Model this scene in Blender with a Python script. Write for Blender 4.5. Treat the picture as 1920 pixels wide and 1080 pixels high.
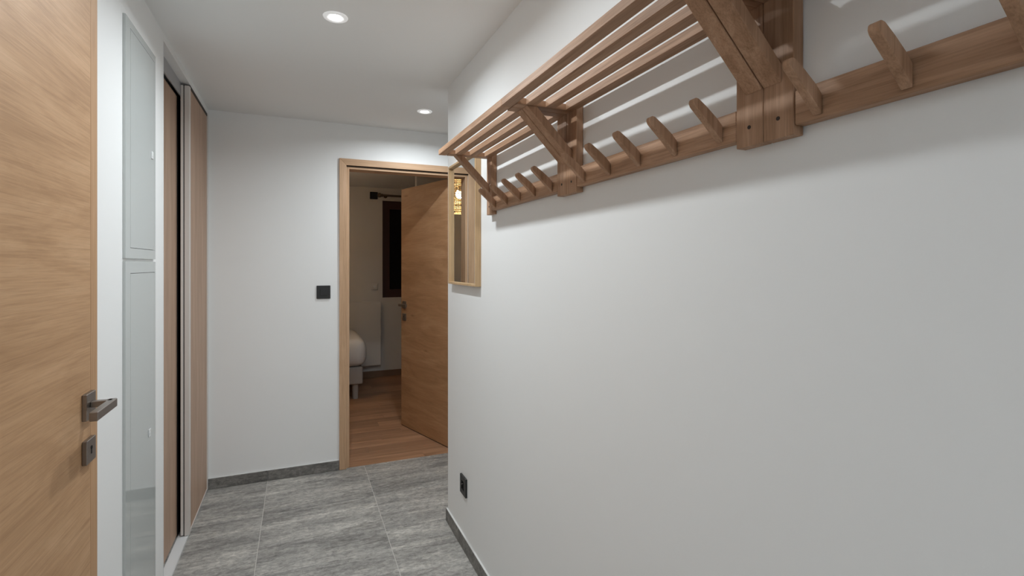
import bpy, bmesh, math, random
from mathutils import Vector, Matrix
random.seed(7)
for o in list(bpy.data.objects): bpy.data.objects.remove(o)
SC = bpy.context.scene
COL = SC.collection
R = math.radians
H = 2.336            # ceiling height
XL, XR = -0.511, 0.745   # hallway walls
YF = 3.591           # far wall
YC = 2.646           # right wall ends here, hallway turns right

# ------------------------------------------------------------ camera, world, lights, exposure
cam = bpy.data.cameras.new('camera'); camo = bpy.data.objects.new('camera', cam); COL.objects.link(camo)
camo.location = (0, 0, 1.38); camo.rotation_euler = (R(90), 0, -R(22.95))
cam.sensor_width = 36; cam.lens = 17.756; cam.shift_y = -43/1920; cam.clip_start = 0.02
SC.camera = camo
w = bpy.data.worlds.new('night'); SC.world = w; w.use_nodes = True
w.node_tree.nodes['Background'].inputs[0].default_value = (0.55, 0.65, 0.9, 1)
w.node_tree.nodes['Background'].inputs[1].default_value = 0.012
SC.view_settings.view_transform = 'Standard'; SC.view_settings.look = 'None'
SC.view_settings.gamma = 1; SC.view_settings.use_curve_mapping = False
SC.view_settings.exposure = 0.02
SPOTS = [  # x, y, power, colour
    (0.1325, 2.057, 8.8, (.90, .975, 1.02)),
    (0.725, 3.105, 7.4, (.90, .975, 1.02)),
    (0.1325, 1.12, 4.9, (.90, .975, 1.02)),
]
def lamp(name, kind, loc, power, col, size=.05, rot=(0,0,0)):
    l = bpy.data.lights.new(name, kind); l.energy = power; l.color = col
    if kind == 'AREA': l.shape = 'DISK'; l.size = size
    else: l.shadow_soft_size = size
    o = bpy.data.objects.new(name, l); COL.objects.link(o); o.location = loc; o.rotation_euler = rot
    return o
for x, y, p, c in SPOTS:
    sb = lamp('spotlight_beam', 'AREA', (x, y, H-.012), p, c, .034); sb.data.spread = R(164)
# two added fill lights, no real fixtures, in the unseen room behind the viewer
bk = lamp('rear_fill_light', 'POINT', (0.25, -3.0, 1.85), 12, (.90, .97, 1.03), .28)
lamp('rear_fill_upward', 'AREA', (-0.3, -1.9, 1.75), 34, (.90, .97, 1.03), .35, (R(180), 0, 0))  # added fill, bounced off the ceiling for softness

# ------------------------------------------------------------ materials
def new_mat(name):
    m = bpy.data.materials.new(name); m.use_nodes = True
    return m, m.node_tree.nodes, m.node_tree.links, m.node_tree.nodes['Principled BSDF']
def plain(name, col, rough=.5, metal=0, spec=.5, bump=0, bscale=200):
    m, n, l, b = new_mat(name)
    b.inputs['Base Color'].default_value = (*col, 1); b.inputs['Roughness'].default_value = rough
    b.inputs['Metallic'].default_value = metal; b.inputs['Specular IOR Level'].default_value = spec
    if bump:
        tc = n.new('ShaderNodeTexCoord'); nz = n.new('ShaderNodeTexNoise'); nz.inputs['Scale'].default_value = bscale
        nz.inputs['Detail'].default_value = 3
        bp = n.new('ShaderNodeBump'); bp.inputs['Strength'].default_value = bump; bp.inputs['Distance'].default_value = .002
        l.new(tc.outputs['Object'], nz.inputs['Vector']); l.new(nz.outputs['Fac'], bp.inputs['Height']); l.new(bp.outputs[0], b.inputs['Normal'])
    return m
def mapped(n, l, scale, rnd=7.0, rot=(0,0,0)):
    tc = n.new('ShaderNodeTexCoord'); oi = n.new('ShaderNodeObjectInfo')
    mul = n.new('ShaderNodeMath'); mul.operation = 'MULTIPLY'; mul.inputs[1].default_value = rnd
    l.new(oi.outputs['Random'], mul.inputs[0])
    add = n.new('ShaderNodeVectorMath'); add.operation = 'ADD'
    l.new(tc.outputs['Object'], add.inputs[0]); l.new(mul.outputs[0], add.inputs[1])
    mp = n.new('ShaderNodeMapping'); mp.inputs['Scale'].default_value = scale; mp.inputs['Rotation'].default_value = rot
    l.new(add.outputs[0], mp.inputs['Vector'])
    return mp, oi
def noise(n, l, vec, scale, detail=4, rough=.55, dist=0):
    z = n.new('ShaderNodeTexNoise'); z.inputs['Scale'].default_value = scale; z.inputs['Detail'].default_value = detail
    z.inputs['Roughness'].default_value = rough; z.inputs['Distortion'].default_value = dist
    l.new(vec, z.inputs['Vector']); return z
def ramp(n, l, fac, stops):
    r = n.new('ShaderNodeValToRGB'); e = r.color_ramp.elements
    while len(e) < len(stops): e.new(.5)
    for i, (p, c) in enumerate(stops): e[i].position = p; e[i].color = (*c, 1)
    l.new(fac, r.inputs[0]); return r
def mixc(n, l, a, b, fac, mode='MIX'):
    m = n.new('ShaderNodeMix'); m.data_type = 'RGBA'; m.blend_type = mode
    if isinstance(fac, float): m.inputs[0].default_value = fac
    else: l.new(fac, m.inputs[0])
    l.new(a, m.inputs[6]); l.new(b, m.inputs[7]); return m.outputs[2]
def wood(name, dark, mid, light, axis='y', broad=1.0, fine=1.0, rough=.45, knots=False, vary=.0, rot=(0,0,0), grain=.55):
    """grain runs along `axis` of the object"""
    m, n, l, b = new_mat(name)
    s = {'x': (1, 14, 14), 'y': (14, 1, 14), 'z': (14, 14, 1)}[axis]
    if knots: s = {'x': (1.4, 9, 9), 'y': (9, 1.4, 9)}[axis]
    mp, oi = mapped(n, l, s, rot=rot)
    n1 = noise(n, l, mp.outputs[0], 1.1*broad, 6, .62, 1.3 if knots else .9)
    c1 = ramp(n, l, n1.outputs['Fac'], [(.3, dark), (.5, mid), (.72, light)])
    s2 = {'x': (4, 160, 160), 'y': (160, 4, 160), 'z': (160, 160, 4)}[axis]
    mp2, _ = mapped(n, l, s2, rot=rot)
    n2 = noise(n, l, mp2.outputs[0], 1.6*fine, 3, .6, .3)
    c2 = ramp(n, l, n2.outputs['Fac'], [(.3, (.72, .68, .64)), (.55, (1, 1, 1)), (.8, (1.08, 1.06, 1.04))])
    out = mixc(n, l, c1.outputs[0], c2.outputs[0], grain, 'MULTIPLY')
    if knots:
        mp3, _ = mapped(n, l, {'x': (1.2, 4, 4), 'y': (4, 1.2, 4), 'z': (4, 4, 1.2)}[axis])
        v = n.new('ShaderNodeTexVoronoi'); v.inputs['Scale'].default_value = 1.6; l.new(mp3.outputs[0], v.inputs['Vector'])
        ck = ramp(n, l, v.outputs['Distance'], [(0.0, (.55, .48, .42)), (.035, (.72, .66, .6)), (.09, (1, 1, 1))])
        out = mixc(n, l, out, ck.outputs[0], .8, 'MULTIPLY')
    if vary:
        hs = n.new('ShaderNodeHueSaturation'); mr = n.new('ShaderNodeMapRange')
        mr.inputs[3].default_value = 1-vary; mr.inputs[4].default_value = 1+vary
        l.new(oi.outputs['Random'], mr.inputs[0]); l.new(mr.outputs[0], hs.inputs['Value']); l.new(out, hs.inputs['Color']); out = hs.outputs[0]
    l.new(out, b.inputs['Base Color']); b.inputs['Roughness'].default_value = rough+.08; b.inputs['Specular IOR Level'].default_value = .35
    bp = n.new('ShaderNodeBump'); bp.inputs['Strength'].default_value = .25; bp.inputs['Distance'].default_value = .001
    l.new(n2.outputs['Fac'], bp.inputs['Height']); l.new(bp.outputs[0], b.inputs['Normal'])
    return m
def stone(name, k=1.0):
    m, n, l, b = new_mat(name)
    mp, oi = mapped(n, l, (1.0, 5.5, 5.5), 9.0)
    n1 = noise(n, l, mp.outputs[0], 1.7, 9, .66, .55)
    c1 = ramp(n, l, n1.outputs['Fac'], [(.30, (.125*k, .122*k, .117*k)), (.47, (.215*k, .208*k, .198*k)), (.6, (.275*k, .265*k, .25*k)), (.75, (.40*k, .39*k, .365*k))])
    mp2, _ = mapped(n, l, (12, 20, 20), 5.0)
    n2 = noise(n, l, mp2.outputs[0], 2.6, 8, .8, .6)
    c2 = ramp(n, l, n2.outputs['Fac'], [(.34, (.5, .49, .48)), (.5, (.98, .97, .95)), (.62, (1.4, 1.38, 1.34))])
    out = mixc(n, l, c1.outputs[0], c2.outputs[0], .9, 'MULTIPLY')
    # thin dark and pale veins running with the long axis
    mp3, _ = mapped(n, l, (.55, 4.0, 4.0), 4.0)
    n3 = noise(n, l, mp3.outputs[0], 1.5, 4, .5, .8)
    dk = ramp(n, l, n3.outputs['Fac'], [(.485, (1, 1, 1)), (.5, (.55, .54, .53)), (.508, (1, 1, 1)), (.56, (1, 1, 1)), (.568, (1.35, 1.33, 1.28)), (.58, (1, 1, 1))])
    out = mixc(n, l, out, dk.outputs[0], .7, 'MULTIPLY')
    l.new(out, b.inputs['Base Color']); b.inputs['Roughness'].default_value = .5; b.inputs['Specular IOR Level'].default_value = .35
    bp = n.new('ShaderNodeBump'); bp.inputs['Strength'].default_value = .3; bp.inputs['Distance'].default_value = .0015
    l.new(n2.outputs['Fac'], bp.inputs['Height']); l.new(bp.outputs[0], b.inputs['Normal'])
    return m
def glow(name, col, strength):
    m, n, l, b = new_mat(name)
    b.inputs['Base Color'].default_value = (0, 0, 0, 1); b.inputs['Emission Color'].default_value = (*col, 1); b.inputs['Emission Strength'].default_value = strength
    return m

M = {}
M['wall'] = plain('wall_paint', (.90, .90, .89), .75, spec=.25, bump=.04, bscale=160)
M['ceiling'] = plain('ceiling_paint', (.90, .90, .89), .8, spec=.2, bump=.04, bscale=130)
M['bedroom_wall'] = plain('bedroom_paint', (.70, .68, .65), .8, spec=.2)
M['tile'] = stone('grey_stone_tile', 1.62)
M['tile_base'] = stone('grey_stone_skirting', .85)
M['grout'] = plain('pale_grout', (.60, .57, .53), .9)
M['caulk'] = plain('white_caulk', (.75, .75, .73), .6)
OAKD, OAKM, OAKL = (.46, .265, .135), (.56, .335, .18), (.65, .41, .235)
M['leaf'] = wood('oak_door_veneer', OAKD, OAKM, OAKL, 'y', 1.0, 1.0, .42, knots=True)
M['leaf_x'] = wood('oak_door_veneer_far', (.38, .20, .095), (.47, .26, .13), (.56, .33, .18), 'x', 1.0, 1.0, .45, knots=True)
M['lip'] = wood('oak_lipping', (.46,.265,.135), (.54,.32,.17), (.60,.37,.21), 'z', 1.6, 1, .42)
M['casing_z'] = wood('oak_casing_upright', (.52, .325, .19), (.60, .385, .235), (.68, .45, .29), 'z', 1.2, 1, .4)
M['casing_x'] = wood('oak_casing_header', (.52, .325, .19), (.60, .385, .235), (.68, .45, .29), 'x', 1.2, 1, .4)
RD, RM, RL = (.35, .195, .11), (.46, .272, .165), (.58, .365, .24)
M['rack_y'] = wood('rack_oak_lengthwise', RD, RM, RL, 'y', 2.2, 1.3, .45, vary=.06, grain=.95)
M['rack_z'] = wood('rack_oak_upright', RD, RM, RL, 'z', 2.2, 1.3, .45, vary=.06, grain=.85)
M['rack_x'] = wood('rack_oak_crosswise', RD, RM, RL, 'x', 2.2, 1.3, .45, vary=.06, grain=.85)
M['ward'] = wood('wardrobe_wood_laminate', (.46, .31, .22), (.53, .36, .26), (.60, .42, .31), 'z', .9, .8, .5)
M['plank'] = wood('bedroom_floor_wood', (.27, .145, .08), (.38, .21, .12), (.47, .27, .16), 'x', 1.0, .9, .4, vary=.16)
M['bed_base'] = plain('brown_skirting', (.22, .13, .08), .5)
M['mirror_wood'] = wood('mirror_pale_oak', (.52, .34, .18), (.60, .40, .22), (.67, .46, .27), 'z', 1.4, 1, .4)
M['steel'] = plain('brushed_nickel', (.30, .27, .245), .38, 1.0)
M['alu'] = plain('pale_aluminium_profile', (.72, .67, .63), .5, 0)
M['track'] = plain('grey_track', (.42, .42, .43), .45, .15)
M['white_metal'] = plain('white_lacquered_metal', (.78, .79, .79), .35)
M['gloss'] = plain('glossy_pale_lacquer', (.56, .59, .58), .06, spec=.9)
M['black'] = plain('black_rubber', (.004, .004, .004), .8)
M['black_plastic'] = plain('black_plastic', (.018, .018, .018), .42)
M['mirror'] = plain('mirror_glass', (.86, .88, .87), .0, 1.0)
M['lens'] = glow('spot_lens', (1, .98, .95), 30)
M['ring'] = plain('white_spot_ring', (.85, .85, .84), .4)
_r = M['ring'].node_tree.nodes['Principled BSDF']; _r.inputs['Emission Color'].default_value = (1, 1, 1, 1); _r.inputs['Emission Strength'].default_value = .28   # emission paints the lamp's glare halo onto the trim ring
M['sheet'] = plain('white_bed_sheet', (.74, .71, .68), .9, bump=.3, bscale=60)
M['divan'] = plain('greige_divan_fabric', (.40, .36, .33), .9, bump=.3, bscale=300)
M['darkwin'] = plain('dark_red_window_wood', (.055, .018, .014), .45)
M['night'] = plain('night_window_glass', (.004, .004, .005), .08)
M['iron'] = plain('bronze_rod', (.16, .12, .09), .4, .7)
M['cane'] = plain('woven_cane', (.66, .52, .30), .7)
M['bulb'] = glow('warm_bulb', (1, .74, .42), 22)
M['hole'] = plain('dark_screw', (.03, .02, .015), .6)

# ------------------------------------------------------------ mesh helpers
def quadbox(bm, x0, x1, y0, y1, z0, z1, bev=0, mi=0, seg=1):
    x0, x1 = min(x0,x1), max(x0,x1); y0, y1 = min(y0,y1), max(y0,y1); z0, z1 = min(z0,z1), max(z0,z1)
    v = [bm.verts.new(p) for p in ((x0,y0,z0),(x1,y0,z0),(x1,y1,z0),(x0,y1,z0),(x0,y0,z1),(x1,y0,z1),(x1,y1,z1),(x0,y1,z1))]
    fs = [bm.faces.new([v[i] for i in q]) for q in ((0,3,2,1),(4,5,6,7),(0,1,5,4),(1,2,6,5),(2,3,7,6),(3,0,4,7))]
    for f in fs: f.material_index = mi
    if bev:
        es = list({e for f in fs for e in f.edges})
        bmesh.ops.bevel(bm, geom=es, offset=bev, segments=seg, profile=.5, affect='EDGES')
def prism(bm, pts, lo, hi, plane='xz', bev=0):
    """extrude a 2D outline; plane xz -> along y, plane xy -> along z, plane yz -> along x"""
    def P(a, b, c): return {'xz': (a, c, b), 'xy': (a, b, c), 'yz': (c, a, b)}[plane]
    A = [bm.verts.new(P(a, b, lo)) for a, b in pts]; B = [bm.verts.new(P(a, b, hi)) for a, b in pts]
    n = len(pts); fs = [bm.faces.new(A), bm.faces.new(B[::-1])]
    for i in range(n): fs.append(bm.faces.new((A[i], B[i], B[(i+1)%n], A[(i+1)%n])))
    bmesh.ops.recalc_face_normals(bm, faces=fs)
    if bev:
        es = list({e for f in fs for e in f.edges})
        bmesh.ops.bevel(bm, geom=es, offset=bev, segments=1, profile=.5, affect='EDGES')
def cyl(bm, c, r, h, axis='z', seg=24, r2=None):
    r2 = r if r2 is None else r2
    rot = {'z': Matrix(), 'x': Matrix.Rotation(R(90), 4, 'Y'), 'y': Matrix.Rotation(R(90), 4, 'X')}[axis]
    bmesh.ops.create_cone(bm, cap_ends=True, segments=seg, radius1=r, radius2=r2, depth=h, matrix=Matrix.Translation(c) @ rot)
def obj(name, bm, mats, parent=None, smooth=False):
    me = bpy.data.meshes.new(name)
    if parent is not None and parent.get('_w'):      # mesh given in world coordinates
        bmesh.ops.translate(bm, verts=bm.verts, vec=-Vector(parent['_w']))
    bm.to_mesh(me); bm.free()
    for m in (mats if isinstance(mats, (list, tuple)) else [mats]): me.materials.append(m)
    o = bpy.data.objects.new(name, me); COL.objects.link(o)
    if parent is not None:
        o.parent = parent
        if parent.get('_w'): o['_w'] = list(parent['_w'])
    if smooth:
        for p in me.polygons: p.use_smooth = True
        try: me.set_sharp_from_angle(angle=R(35))
        except Exception: pass
    return o
def tag(o, label=None, cat=None, group=None, kind=None):
    if label: o['label'] = label
    if cat: o['category'] = cat
    if group: o['group'] = group
    if kind: o['kind'] = kind
    return o
def root(name, loc, label, cat, group=None, kind=None, world=True):
    o = bpy.data.objects.new(name, None); COL.objects.link(o); o.location = loc; o.empty_display_size = .05
    if world: o['_w'] = list(loc)
    return tag(o, label, cat, group, kind)
def bx(name, mat, dims, parent=None, bev=0, seg=1):
    bm = bmesh.new(); quadbox(bm, *dims, bev=bev, seg=seg); return obj(name, bm, mat, parent)
def boxes(name, mat, lst, parent=None, bev=0):
    bm = bmesh.new()
    for d in lst: quadbox(bm, *d, bev=bev)
    return obj(name, bm, mat, parent)
def copy_tree(o, parent=None):
    c = o.copy(); COL.objects.link(c)
    if parent is not None: c.parent = parent
    for ch in list(o.children): copy_tree(ch, c)
    return c

# ------------------------------------------------------------ the setting: walls
# left wall, with the wardrobe recess between y 2.47 and the far wall
WO = 2.47; RT = 2.305
tag(boxes('wall_left', M['wall'], [(XL-.12, XL, -1.2, WO, 0, H), (XL-.12, XL, WO, YF, RT, H), (XL-.72, XL-.12, WO-.1, WO, 0, H)]),
    'white painted left wall of the hallway beside the wardrobe doors', 'wall', kind='structure')
tag(boxes('wall_wardrobe', M['wall'], [(XL-.76, XL-.72, WO-.1, YF, 0, H)]), 'hidden back of the wardrobe recess', 'wall', kind='structure')
# right wall block
tag(boxes('wall_right', M['wall'], [(XR, XR+.12, -1.2, YC, 0, H), (XR+.12, 2.6, YC-.12, YC, 0, H)]),
    'white painted right wall carrying the coat racks, ending in a corner', 'wall', kind='structure')
tag(boxes('wall_end', M['wall'], [(2.6, 2.7, YC-.12, YF, 0, H)]), 'white wall closing the side branch of the hallway', 'wall', kind='structure')
tag(boxes('wall_back', M['wall'], [(-2.7, 2.9, -5.6, -5.5, 0, H), (-2.7, -2.6, -5.5, -1.2, 0, H), (2.8, 2.9, -5.5, -1.2, 0, H), (-2.7, XL-.12, -1.2, -1.1, 0, H), (XR+.12, 2.9, -1.2, -1.1, 0, H)]), 'white walls of the open room behind the viewer', 'wall', kind='structure')
DX0, DX1, DZ = .300, 1.112, 2.056    # rough opening
WT = .10
tag(boxes('wall_far', M['wall'], [(XL-.76, DX0, YF, YF+WT, 0, H), (DX1, 2.7, YF, YF+WT, 0, H), (DX0, DX1, YF, YF+WT, DZ, H)]),
    'white far wall with the wood-framed bedroom doorway', 'wall', kind='structure')
tag(boxes('ceiling', M['ceiling'], [(XL-.76, 2.9, -5.6, 7.0, H, H+.1), (-2.7, XL-.76, -5.6, -1.1, H, H+.1)]), 'flat white ceiling with recessed spotlights', 'ceiling', kind='structure')
# bedroom shell
BY = 6.40; BX0, BX1 = -2.1, 2.3
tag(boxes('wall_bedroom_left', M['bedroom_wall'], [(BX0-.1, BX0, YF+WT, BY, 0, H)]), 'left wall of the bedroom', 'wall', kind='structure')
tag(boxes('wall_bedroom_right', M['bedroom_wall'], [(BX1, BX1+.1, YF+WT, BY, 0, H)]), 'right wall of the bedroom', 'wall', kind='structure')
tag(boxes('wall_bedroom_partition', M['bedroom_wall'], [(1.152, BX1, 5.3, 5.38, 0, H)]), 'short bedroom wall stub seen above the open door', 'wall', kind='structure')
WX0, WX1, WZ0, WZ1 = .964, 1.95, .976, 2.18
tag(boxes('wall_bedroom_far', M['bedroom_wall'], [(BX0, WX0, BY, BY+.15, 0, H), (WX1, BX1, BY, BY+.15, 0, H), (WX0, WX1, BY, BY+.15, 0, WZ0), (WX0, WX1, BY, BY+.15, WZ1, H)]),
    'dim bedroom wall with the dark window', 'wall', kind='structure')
tag(boxes('ceiling', M['ceiling'], [(BX0-.1, XL-.76, YF, 7.0, H, H+.1)]), 'hidden left piece of the bedroom ceiling', 'ceiling', kind='structure')

# ------------------------------------------------------------ floors
fl = tag(bx('floor', M['grout'], (-2.7, 2.9, -5.6, YF+.01, -.06, -.0015)), 'grey stone tiled hallway floor with pale joints', 'floor', kind='structure')
xs = [-2.58, -1.98, -1.38, -.78, -.18, .42, 1.02, 1.62, 2.22, 2.8]; ys = [-5.3, -4.7, -4.1, -3.5, -2.9, -2.3, -1.7, -1.1, -.5, .1, .7, 1.3, 1.9, 2.5, 3.1, YF+.012]
J = .0016
cache = {}
for i in range(len(xs)-1):
    for j in range(len(ys)-1):
        x0, x1, y0, y1 = xs[i], xs[i+1], ys[j], ys[j+1]
        if (x0 > XR+.15 and -.9 < y1 < YC-.1) or (x1 < XL-.15 and y1 > -.9): continue
        w_, d_ = round(x1-x0-2*J, 4), round(y1-y0-2*J, 4)
        if (w_, d_) not in cache:
            bm = bmesh.new(); quadbox(bm, -w_/2, w_/2, -d_/2, d_/2, -.01, 0, bev=.0012)
            me = bpy.data.meshes.new('tile'); bm.to_mesh(me); bm.free(); me.materials.append(M['tile']); cache[(w_, d_)] = me
        o = bpy.data.objects.new('tile', cache[(w_, d_)]); COL.objects.link(o); o.parent = fl
        o.location = ((x0+x1)/2, (y0+y1)/2, 0)
bf = tag(bx('floor', M['bed_base'], (BX0, BX1, YF+.012, BY, -.06, -.002)), 'warm brown wood plank floor of the bedroom', 'floor', kind='structure')
pw = .118; pme = {}
y = YF+.012; row = 0
while y < BY-.02:
    y1 = min(y+pw, BY); off = random.uniform(0, 1.1); x = BX0-off
    while x < BX1:
        x1 = x+1.1; a, b_ = max(x, BX0), min(x1, BX1)
        if b_-a > .02:
            k = (round(b_-a, 3), round(y1-y, 3))
            if k not in pme:
                bm = bmesh.new(); quadbox(bm, -k[0]/2+.0006, k[0]/2-.0006, -k[1]/2+.0006, k[1]/2-.0006, -.008, 0, bev=.0008)
                me = bpy.data.meshes.new('plank'); bm.to_mesh(me); bm.free(); me.materials.append(M['plank']); pme[k] = me
            o = bpy.data.objects.new('plank', pme[k]); COL.objects.link(o); o.parent = bf; o.location = ((a+b_)/2, (y+y1)/2, 0)
        x = x1
    y = y1; row += 1

# ------------------------------------------------------------ baseboards
def skirting(name, pieces, caulks, label):
    r_ = root(name, (0, 0, 0), label, 'baseboard', kind='structure', world=False)
    for d in pieces: bx('tile', M['tile_base'], d, r_, bev=.0012)
    boxes('caulk_line', M['caulk'], caulks, r_)
SH, ST = .066, .010
skirting('baseboard_far', [(XL+.001, -.18-.001, YF-ST, YF-.0005, .001, SH), (-.18+.001, .2535, YF-ST, YF-.0005, .001, SH)],
         [(XL+.001, .2535, YF-ST+.002, YF-.0003, SH, SH+.002)], 'grey stone skirting tiles along the far wall left of the doorway')
rp = []
yy = YC+ST; k = 2.5
edges = [YC+ST, 2.2, 1.6, 1.0, .4, -.2, -.8, -1.19]
for a, b_ in zip(edges[1:], edges[:-1]): rp.append((XR-ST, XR-.0005, a+.001, b_-.001, .001, SH))
skirting('baseboard_right', rp + [(XR, XR+.6, YC+.0005, YC+ST, .001, SH), (XR+.602, 2.59, YC+.0005, YC+ST, .001, SH)],
         [(XR-ST+.002, XR-.0003, -1.19, YC+ST-.002, SH, SH+.002)], 'grey stone skirting tiles at the foot of the right wall')
skirting('baseboard_left', [(XL+.0005, XL+ST, a, b_, .001, SH) for a, b_ in ((-1.19, -.002), (0, .598), (.6, 1.198), (1.2, 1.80))], [(XL+.0003, XL+ST-.002, -1.19, 1.80, SH, SH+.002)],
         'grey stone skirting tiles at the foot of the left wall')
tag(bx('baseboard_bedroom', M['bed_base'], (BX0, BX1, BY-.012, BY-.0005, 0, .075)), 'brown skirting board under the bedroom window', 'baseboard', kind='structure')

# ------------------------------------------------------------ door casing (far wall)
cs = root('trim_1', (DX0, YF, 0), 'light oak door casing around the bedroom doorway', 'door frame', kind='structure')
CX0, CX1 = .255, 1.157; CT = .014; CZ = 2.100
bm = bmesh.new(); prism(bm, [(CX0, 0.001), (DX0+.0005, 0.001), (DX0+.0005, DZ-.0005), (CX0, CZ)], YF-CT, YF-.0003, 'xz', .0015); obj('side_casing', bm, M['casing_z'], cs)
bm = bmesh.new(); prism(bm, [(DX1-.0005, 0.001), (CX1, 0.001), (CX1, CZ), (DX1-.0005, DZ-.0005)], YF-CT, YF-.0003, 'xz', .0015); obj('side_casing', bm, M['casing_z'], cs)
bm = bmesh.new(); prism(bm, [(CX0, CZ), (DX0+.0005, DZ-.0005), (DX1-.0005, DZ-.0005), (CX1, CZ)], YF-CT, YF-.0003, 'xz', .0015); obj('head_casing', bm, M['casing_x'], cs)
JX0, JX1, JZ = .321, 1.090, 2.034
bx('jamb', M['casing_z'], (DX0+.0005, JX0, YF+.006, YF+WT+.012, .001, DZ-.002), cs, .0015)
bx('jamb', M['casing_z'], (JX1, DX1-.0005, YF+.006, YF+WT+.012, .001, DZ-.002), cs, .0015)
bx('head_jamb', M['casing_x'], (JX0, JX1, YF+.006, YF+WT+.012, JZ, DZ-.002), cs, .0015)
boxes('shadow_gap_seal', M['black'], [(DX0+.0006, DX1-.0006, YF-.004, YF+.0058, DZ-.006, DZ-.0008)], cs)

# ------------------------------------------------------------ bedroom door leaf (open 72 degrees), built closed along -x from the hinge
def lever_set(par, sx, xe, face_y, sign, zh, mat, ldir):
    """square rose, lever and keyhole rose; xe = position along the leaf, face_y = leaf face, sign = outward normal, ldir = towards the hinge"""
    hw = .0275
    def ys(a, b): return (face_y+sign*a, face_y+sign*b)
    rose = obj('handle_rose', _q(xe-hw, xe+hw, *ys(.0002, .010), zh-hw-.003, zh+hw+.003, .0012), mat, par)
    bm = bmesh.new()
    quadbox(bm, xe-.008, xe+.010, *ys(.010, .050), zh-.004, zh+.009, bev=.001)
    lo, hi = sorted((xe+.010 if ldir < 0 else xe-.010, xe+ldir*.118))
    quadbox(bm, lo, hi, *ys(.042, .056), zh-.010, zh+.010, bev=.0015)
    obj('door_handle', bm, mat, par)
    esc = obj('keyhole_plate', _q(xe-hw, xe+hw, *ys(.0002, .009), zh-.104-hw-.002, zh-.104+hw+.002, .0012), mat, par)
    bm = bmesh.new(); cyl(bm, (xe, face_y+sign*.0092, zh-.099), .005, .0012, 'y', 16); quadbox(bm, xe-.002, xe+.002, *ys(.0088, .0098), zh-.112, zh-.1)
    obj('keyhole', bm, M['black'], esc)
def _q(x0, x1, y0, y1, z0, z1, bev=0):
    bm = bmesh.new(); quadbox(bm, x0, x1, y0, y1, z0, z1, bev=bev); return bm
LW = .757
dl = root('door_2', (1.088, YF+WT-.012, .006), 'oak bedroom door standing open into the dim bedroom', 'door', kind='structure', world=False)
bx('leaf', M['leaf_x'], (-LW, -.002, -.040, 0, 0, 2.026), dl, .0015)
bx('bottom_seal', M['black'], (-LW+.004, -.006, -.038, -.002, -.005, -.0002), dl)
lever_set(dl, 1, -LW+.06, -.040, -1, 1.035, M['steel'], 1)
lever_set(dl, 1, -LW+.06, 0, 1, 1.035, M['steel'], 1)
boxes('lock_plate', M['steel'], [(-LW-.0012, -LW+.001, -.030, -.010, .92, 1.14)], dl)
for z in (.25, 1.0, 1.8):
    bm = bmesh.new(); cyl(bm, (0.0, .004, z), .006, .09, 'z', 12); obj('hinge', bm, M['steel'], dl)
dl.rotation_euler = (0, 0, -R(72.3))

# ------------------------------------------------------------ near left door leaf, folded back flat along the left wall
dn = root('door_1', (-.4536, .745, .008), 'large oak door folded back against the left wall in the foreground', 'door', kind='structure', world=False)
LE = 1.541-.745   # leaf end
bx('leaf', M['leaf'], (-.040, 0, 0, LE-.0475, 0, 2.03), dn, .001)
bx('lipping', M['lip'], (-.040, -.0008, LE-.0455, LE, 0, 2.03), dn, .0012)
bx('groove', M['hole'], (-.038, -.004, LE-.0480, LE-.0452, .001, 2.029), dn)
# handle parts are drawn along the leaf (local y), facing +x
def lever_near(par, ye, zh, mat, sgn, fx):
    hw = .0275
    def xs_(a, b): return (fx+sgn*a, fx+sgn*b)
    def mk(nm, x, y0, y1, z0, z1, bev, p): return bx(nm, mat, (x[0], x[1], y0, y1, z0, z1), p, bev)
    mk('handle_rose', xs_(.0002, .010), ye-hw, ye+hw, zh-hw-.003, zh+hw+.003, .0012, par)
    bm = bmesh.new()
    x = xs_(.010, .050); quadbox(bm, x[0], x[1], ye-.008, ye+.008, zh-.004, zh+.010, bev=.001)
    x = xs_(.040, .056); quadbox(bm, x[0], x[1], ye-.115, ye+.012, zh-.010, zh+.010, bev=.0015)
    obj('door_handle', bm, mat, par)
    e = mk('keyhole_plate', xs_(.0002, .010), ye-hw, ye+hw, zh-.104-hw, zh-.104+hw, .0012, par)
    bm = bmesh.new(); cyl(bm, (fx+sgn*.0102, ye, zh-.098), .0045, .0012, 'x', 16); x = xs_(.0094, .0108); quadbox(bm, x[0], x[1], ye-.0018, ye+.0018, zh-.112, zh-.1)
    obj('keyhole', bm, M['black'], e)
lever_near(dn, 1.467-.745, 1.045, M['steel'], 1, 0)
for z in (.25, 1.0, 1.8):
    bm = bmesh.new(); cyl(bm, (.004, -.002, z), .006, .09, 'z', 12); obj('hinge', bm, M['steel'], dn)

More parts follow.
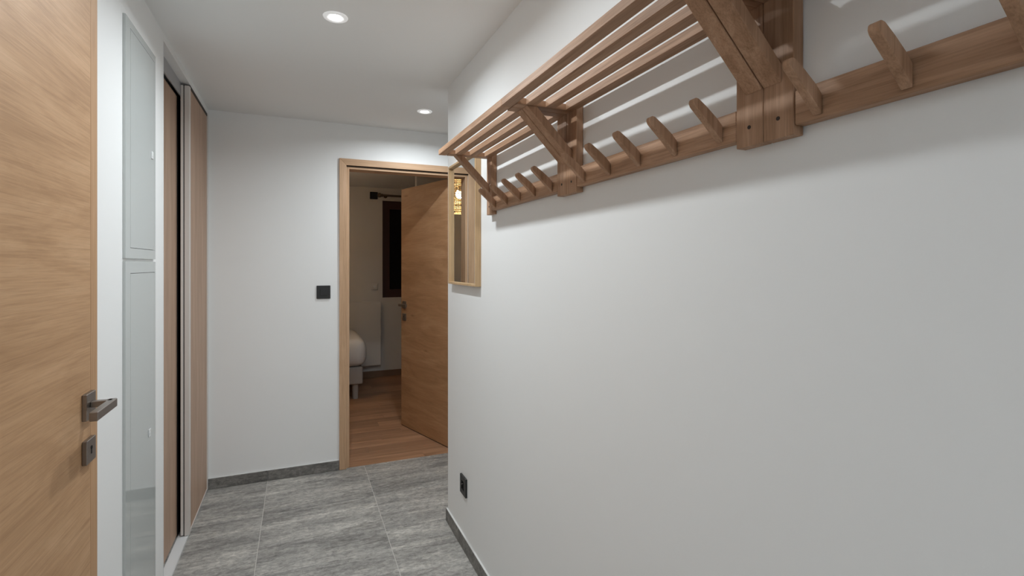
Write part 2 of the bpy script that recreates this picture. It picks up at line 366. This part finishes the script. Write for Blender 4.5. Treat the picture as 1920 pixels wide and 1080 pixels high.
# ------------------------------------------------------------ access panels in the left wall
def access_panel(y0, y1, z0, z1, ins, label, grp, latch):
    r_ = root('access_panel', (XL, (y0+y1)/2, z0), label, 'panel')
    t = .008; iy0, iy1, iz0, iz1 = ins
    boxes('frame', M['gloss'], [(XL, XL+t, y0, iy0-.0015, z0, z1), (XL, XL+t, iy1+.0015, y1, z0, z1), (XL, XL+t, iy0-.0015, iy1+.0015, z0, iz0-.0015), (XL, XL+t, iy0-.0015, iy1+.0015, iz1+.0015, z1)], r_)
    boxes('recess', M['hole'], [(XL+.0003, XL+.003, iy0-.0014, iy1+.0014, iz0-.0014, iz1+.0014)], r_)
    bx('door', M['gloss'], (XL+.003, XL+t, iy0, iy1, iz0, iz1), r_)
    bm = bmesh.new(); quadbox(bm, XL+t, XL+t+.003, latch[0]-.012, latch[0]+.012, latch[1]-.014, latch[1]+.014, bev=.001); cyl(bm, (XL+t+.003, latch[0], latch[1]), .006, .002, 'x', 16)
    obj('latch', bm, M['white_metal'], r_)
access_panel(1.949, 2.313, 1.402, 2.177, (2.0, 2.300, 1.437, 2.150), 'upper glossy pale access panel set in the left wall', None, (2.262, 1.79))
access_panel(1.949, 2.313, .02, 1.392, (2.0, 2.300, .06, 1.352), 'lower glossy pale access panel reaching down the left wall', None, (2.225, .765))

# ------------------------------------------------------------ wardrobe
tr = root('trim_2', (XL, WO, 0), 'grey top track and white bottom rail of the sliding wardrobe', 'trim', kind='structure')
bx('top_track', M['track'], (XL-.042, XL-.036, WO+.002, YF-.001, 2.238, RT-.0005), tr)
boxes('bottom_rail', M['white_metal'], [(XL-.050, XL-.002, WO+.002, YF-.001, .0005, .006), (XL-.004, XL-.002, WO+.002, YF-.001, .006, .010)], tr)
bx('wall_profile', M['alu'], (XL-.05, XL+.001, YF-.014, YF-.0005, .01, RT-.001), tr, .001)
bx('end_profile', M['white_metal'], (XL-.05, XL+.001, WO+.0005, WO+.006, .01, RT-.001), tr, .001)
d3 = root('door_3', (XL-.06, WO, 0), 'rear sliding wardrobe door in brown wood laminate, nearer the panels', 'door', kind='structure')
bx('panel', M['ward'], (XL-.075, XL-.055, WO+.004, 3.020, .012, 2.236), d3)
bx('stile', M['black'], (XL-.078, XL-.052, 3.022, 3.09, .012, 2.236), d3, .001)  # black strip stands in for the shadow gap beside the front door
d4 = root('door_4', (XL-.02, 3.0, 0), 'front sliding wardrobe door in brown wood laminate at the far corner', 'door', kind='structure')
bx('panel', M['ward'], (XL-.020, XL-.002, 3.034, YF-.034, .018, RT-.018), d4)
bx('bottom_frame', M['alu'], (XL-.022, XL+.001, 3.034, YF-.034, .008, .018), d4)
bx('top_frame', M['hole'], (XL-.022, XL+.0005, 3.034, YF-.034, RT-.018, RT-.002), d4)
bx('stile', M['alu'], (XL-.0195, XL+.003, 3.0, 3.033, .008, RT-.014), d4, .0015)
bx('brush_seal', M['black'], (XL-.0235, XL-.0196, 3.003, 3.03, .008, RT-.012), d4)
bx('stile', M['alu'], (XL-.036, XL-.0236, 3.0, 3.03, .012, RT-.014), d4, .0015)
bx('stile', M['alu'], (XL-.024, XL+.003, YF-.034, YF-.016, .008, RT-.012), d4, .001)

# ------------------------------------------------------------ coat racks
F = .722; DEP = XR-F
def make_rack():
    """far end at local y=0, runs to y=-.678; local x=0 is the wall, z=0 the rail's lower edge (1.601)"""
    Lr = .678; ZB = 1.601
    def X(x): return x-XR
    def Z(z): return z-ZB
    r_ = root('coat_rack', (0, 0, 0), '', 'coat rack', world=False)
    bv = .0012
    bx('rail', M['rack_y'], (X(F+.0008), -.0006, -Lr+.0575, -.0575, Z(1.601), Z(1.656)), r_, .002)
    for y0 in (-.057, -Lr+.0004):
        y1 = y0+.0566
        ps = bx('post', M['rack_z'], (X(F), -.0006, y0, y1, Z(1.587), Z(1.838)), r_, bv)
        bm = bmesh.new(); cyl(bm, (X(F)-.0002, (y0+y1)/2, Z(1.6195)), .0034, .001, 'x', 14); obj('screw', bm, M['hole'], ps)
    for y0, y1 in ((-.036, -.0008), (-Lr+.0008, -Lr+.036)):
        cb = bx('crossbar', M['rack_x'], (X(.5496), X(F)-.0003, y0, y1, Z(1.820), Z(1.838)), r_, bv)
        bm = bmesh.new()
        g = .0004
        prism(bm, [(X(F)-g, Z(1.676)), (X(F)-g, Z(1.707)), (X(.6096), Z(1.8196)), (X(.5786), Z(1.8196))], y0+.0005, y1-.0005, 'xz', bv)
        obj('brace', bm, M['rack_z'], r_)
    bx('slat', M['rack_y'], (X(.517), X(.547), -Lr+.0006, -.0006, Z(1.820), Z(1.8410)), r_, bv)
    for x0 in (.5755, .6355, .699):
        bx('slat', M['rack_y'], (X(x0), X(min(x0+.029, F+.010)), -Lr+.0364, -.0364, Z(1.820), Z(1.8410)), r_, bv)
    prof = [(F-.0002, 1.606), (.6865, 1.640), (.6565, 1.6665), (.6535, 1.6725), (.6545, 1.6785), (.6595, 1.6815), (.666, 1.6805), (.6865, 1.667), (.709, 1.650), (F-.0002, 1.637)]
    for k in range(5):
        yc = -.097-.1215*k
        bm = bmesh.new(); prism(bm, [(X(a), Z(b)) for a, b in prof], yc-.0072, yc+.0072, 'xz', .0012)
        obj('peg', bm, M['rack_z'], r_)
    return r_
rack = make_rack()
RL_ = ['oak coat rack with slatted shelf, farthest of three, next to the mirror', 'oak coat rack with slatted shelf, middle of the three on the right wall',
       'oak coat rack with slatted shelf, nearest of three, cut by the view']
for i in range(3):
    o = rack if i == 0 else copy_tree(rack)
    o.location = (XR, 1.975-.678*i, 1.601); tag(o, RL_[i], 'coat rack', 'oak coat racks mounted end to end on the right wall')

# ------------------------------------------------------------ wall mirror
MY0, MY1, MZ0, MZ1 = 2.109, 2.548, 1.284, 1.888
mr = root('wall_mirror', (XR, (MY0+MY1)/2, MZ0), 'rectangular mirror in a thin pale wood frame by the wall corner', 'mirror')
fx0 = XR-.027; tk = .011
for nm, d in (('frame_side', (fx0, XR-.0006, MY0, MY0+tk, MZ0, MZ1)), ('frame_side', (fx0, XR-.0006, MY1-tk, MY1, MZ0, MZ1)),
              ('frame_bottom', (fx0, XR-.0006, MY0+tk, MY1-tk, MZ0, MZ0+tk)), ('frame_top', (fx0, XR-.0006, MY0+tk, MY1-tk, MZ1-tk, MZ1))):
    bx(nm, M['mirror_wood'], d, mr, .001)
bx('mirror_glass', M['mirror'], (XR-.012, XR-.003, MY0+tk+.0003, MY1-tk-.0003, MZ0+tk+.0003, MZ1-tk-.0003), mr)

# ------------------------------------------------------------ switch, socket
sw = root('light_switch', (.1556, YF, 1.20), 'square black light switch on the far wall left of the doorway', 'switch')
a = .0435
bx('cover_plate', M['black_plastic'], (.1556-a, .1556+a, YF-.009, YF-.0003, 1.20-a, 1.20+a), sw, .002)
bx('rocker', M['black_plastic'], (.1556-.022, .1556+.022, YF-.0135, YF-.0091, 1.20-.022, 1.20+.022), sw, .0015)
sk = root('power_socket', (XR, 2.352, .309), 'black wall socket low on the right wall near the corner', 'socket')
bm = bmesh.new()
hw = .044; yc, zc = 2.352, .309; x0, x1 = XR-.0095, XR-.0003
quadbox(bm, x0, x1, yc-hw, yc-.021, zc-hw, zc+hw); quadbox(bm, x0, x1, yc+.021, yc+hw, zc-hw, zc+hw)
quadbox(bm, x0, x1, yc-.021, yc+.021, zc+.021, zc+hw); quadbox(bm, x0, x1, yc-.021, yc+.021, zc-hw, zc-.021)
obj('cover_plate', bm, M['black_plastic'], sk)
bm = bmesh.new(); cyl(bm, (XR-.0025, yc, zc), .0205, .004, 'x', 28); quadbox(bm, XR-.003, XR-.0005, yc-.0209, yc+.0209, zc-.0209, zc+.0209); obj('socket_well', bm, M['black'], sk)
bm = bmesh.new(); cyl(bm, (XR-.010, yc, zc+.009), .0024, .012, 'x', 12); obj('earth_pin', bm, M['steel'], sk)

# ------------------------------------------------------------ recessed ceiling spotlights
def make_spot():
    r_ = root('ceiling_light', (0, 0, 0), '', 'light', world=False)
    bm = bmesh.new(); N = 40
    prof = [(.046, -.0004), (.044, -.004), (.034, -.006), (.026, -.003), (.0228, -.0004)]
    rings = [[bm.verts.new((r*math.cos(2*math.pi*k/N), r*math.sin(2*math.pi*k/N), z)) for k in range(N)] for r, z in prof]
    for A, B in zip(rings, rings[1:]):
        for k in range(N): bm.faces.new((A[k], A[(k+1)%N], B[(k+1)%N], B[k]))
    bmesh.ops.recalc_face_normals(bm, faces=bm.faces); obj('trim_ring', bm, M['ring'], r_, True)
    bm = bmesh.new(); cyl(bm, (0, 0, -.0015), .0225, .002, 'z', 32); obj('lens', bm, M['lens'], r_)
    return r_
sp = make_spot()
SL = ['round recessed ceiling spotlight shining in the nearer part of the hallway ceiling', 'round recessed ceiling spotlight in front of the bedroom doorway, farther and smaller',
      'recessed ceiling spotlight above the coat racks, out of view']
for i, (x, y, p, c) in enumerate(SPOTS):
    o = sp if i == 0 else copy_tree(sp)
    o.location = (x, y, H); tag(o, SL[i], 'light', 'recessed hallway ceiling spotlights')

# ------------------------------------------------------------ bedroom contents
wn = root('window_1', (WX0, BY, WZ0), 'dark reddish wooden window showing black night glass', 'window', kind='structure')
boxes('window_frame', M['darkwin'], [(WX0, WX0+.09, BY+.02, BY+.07, WZ0, WZ1), (WX1-.09, WX1, BY+.02, BY+.07, WZ0, WZ1), (WX0+.09, WX1-.09, BY+.02, BY+.07, WZ0, WZ0+.10), (WX0+.09, WX1-.09, BY+.02, BY+.07, WZ1-.10, WZ1), ((WX0+WX1)/2-.05, (WX0+WX1)/2+.05, BY+.02, BY+.07, WZ0+.1, WZ1-.1)], wn)
bx('reveal', M['darkwin'], (WX0+.0005, WX0+.012, BY-.004, BY+.019, WZ0+.001, WZ1-.001), wn)
for x0, x1 in ((WX0+.09, (WX0+WX1)/2-.05), ((WX0+WX1)/2+.05, WX1-.09)): bx('pane', M['night'], (x0, x1, BY+.04, BY+.048, WZ0+.1, WZ1-.1), wn)
rod = root('curtain_rod', (1.5, BY-.1, 2.225), 'thin dark curtain rod with a ball end above the bedroom window', 'curtain rod')
RZ = 2.232
bm = bmesh.new(); cyl(bm, (1.52, BY-.10, RZ), .0125, 1.2, 'x', 16); obj('rod', bm, M['iron'], rod, True)
bm = bmesh.new(); bmesh.ops.create_uvsphere(bm, u_segments=20, v_segments=12, radius=.028, matrix=Matrix.Translation((.915, BY-.10, RZ))); cyl(bm, (.945, BY-.10, RZ), .018, .016, 'x', 16); obj('finial', bm, M['iron'], rod, True)
bm = bmesh.new(); cyl(bm, (1.0, BY-.05, RZ), .007, .1, 'y', 12); cyl(bm, (1.0, BY-.003, RZ), .022, .005, 'y', 16); obj('bracket', bm, M['iron'], rod, True)
vt = root('wall_vent', (.857, BY, 2.235), 'small black square fitting on the bedroom wall beside the curtain rod', 'vent')
bx('cover', M['black'], (.857-.045, .857+.045, BY-.03, BY-.0005, 2.235-.043, 2.235+.043), vt, .002)
boxes('grille_slat', M['black_plastic'], [(.857-.035, .857+.035, BY-.032, BY-.0302, 2.235+z-.003, 2.235+z+.003) for z in (-.024, -.008, .008, .024)], vt)
ra = root('radiator', (.5, BY-.06, .16), 'flat white panel radiator on the wall behind the bed', 'radiator')
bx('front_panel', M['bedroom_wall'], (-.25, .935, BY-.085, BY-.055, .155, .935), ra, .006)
boxes('fin_block', M['white_metal'], [(-.22, .905, BY-.0545, BY-.02, .18, .91)], ra)
for x in (0, .7): bx('wall_bracket', M['white_metal'], (x, x+.03, BY-.0195, BY-.0005, .3, .8), ra)
th = root('wall_thermostat', (.865, BY, 1.115), 'small pale square control on the bedroom wall left of the window', 'thermostat')
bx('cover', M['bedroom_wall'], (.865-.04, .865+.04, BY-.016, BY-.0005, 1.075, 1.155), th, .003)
bm = bmesh.new(); cyl(bm, (.865, BY-.019, 1.115), .015, .005, 'y', 20); obj('dial', bm, M['white_metal'], th)

bed = root('bed', (-.35, 5.8, 0), 'bed with a white rounded mattress, its corner showing behind the door frame', 'bed')
def soft(name, d, mat, bev, par, wob=0):
    bm = bmesh.new(); quadbox(bm, *d, bev=bev, seg=5); 
    if wob:
        for v in bm.verts: v.co += Vector((math.sin(v.co.y*9+v.co.z*7), math.sin(v.co.x*7+1), math.sin(v.co.x*5+v.co.y*6)))*wob
    return obj(name, bm, mat, par, True)
bX0, bX1, bY0, bY1 = -1.35, .655, 5.36, 6.26
soft('mattress', (bX0, bX1, bY0, bY1, .335, .625), M['sheet'], .10, bed, .004)
soft('divan_base', (bX0+.03, bX1-.04, bY0+.03, bY1-.03, .155, .330), M['divan'], .015, bed)
for x in (bX0+.15, bX1-.11):
    for y_ in (bY0+.09, bY1-.1):
        bm = bmesh.new(); cyl(bm, (x, y_, .0775), .028, .155, 'z', 20, .034); obj('leg', bm, M['divan'], bed, True)

# woven pendant lamp in the bedroom, seen in the wall mirror
PX, PY, PZ = -.07, 5.0, 2.10
pl = root('pendant_lamp', (PX, PY, 1.92), 'lit woven cane pendant lamp in the bedroom, reflected in the wall mirror', 'lamp')
bm = bmesh.new(); N = 44; r0 = .13
hts = [1.92 + i*.36/20 for i in range(21)]
def rad(z): return r0*(.92+.12*math.sin((z-1.92)/.36*math.pi))
for i, z in enumerate(hts):      # horizontal weave strands
    if i in (5, 15): continue
    t = .0035 if i not in (0, 20) else .006
    for k in range(N):
        a0, a1 = 2*math.pi*k/N, 2*math.pi*(k+1)/N; rr = rad(z); wv = .004*(-1)**(k+i)
        p0 = Vector((PX+(rr+wv)*math.cos(a0), PY+(rr+wv)*math.sin(a0), z)); p1 = Vector((PX+(rr-wv)*math.cos(a1), PY+(rr-wv)*math.sin(a1), z))
        v = [bm.verts.new(p0+Vector((0,0,-t))), bm.verts.new(p1+Vector((0,0,-t))), bm.verts.new(p1+Vector((0,0,t))), bm.verts.new(p0+Vector((0,0,t)))]
        bm.faces.new(v)
for k in range(N):
    a0 = 2*math.pi*k/N; dv = Vector((-math.sin(a0), math.cos(a0), 0))*.0028
    for i in range(20):
        c0, c1 = rad(hts[i]), rad(hts[i+1])
        p0 = Vector((PX+c0*math.cos(a0), PY+c0*math.sin(a0), hts[i])); p1 = Vector((PX+c1*math.cos(a0), PY+c1*math.sin(a0), hts[i+1]))
        bm.faces.new([bm.verts.new(q) for q in (p0-dv, p0+dv, p1+dv, p1-dv)])
sh = obj('woven_shade', bm, M['cane'], pl)
bm = bmesh.new(); bmesh.ops.create_uvsphere(bm, u_segments=24, v_segments=14, radius=.034, matrix=Matrix.Translation((PX, PY, 2.11))); obj('bulb', bm, M['bulb'], pl, True)
bm = bmesh.new(); cyl(bm, (PX, PY, 2.17), .018, .06); cyl(bm, (PX, PY, 2.265), .003, .14); cyl(bm, (PX, PY, H-.012), .045, .022); obj('cord_and_socket', bm, M['black_plastic'], pl, True)
lamp('pendant_glow', 'POINT', (PX, PY, 2.11), 24.0, (1, .74, .50), .045)

for o in bpy.data.objects:
    if '_w' in o: del o['_w']
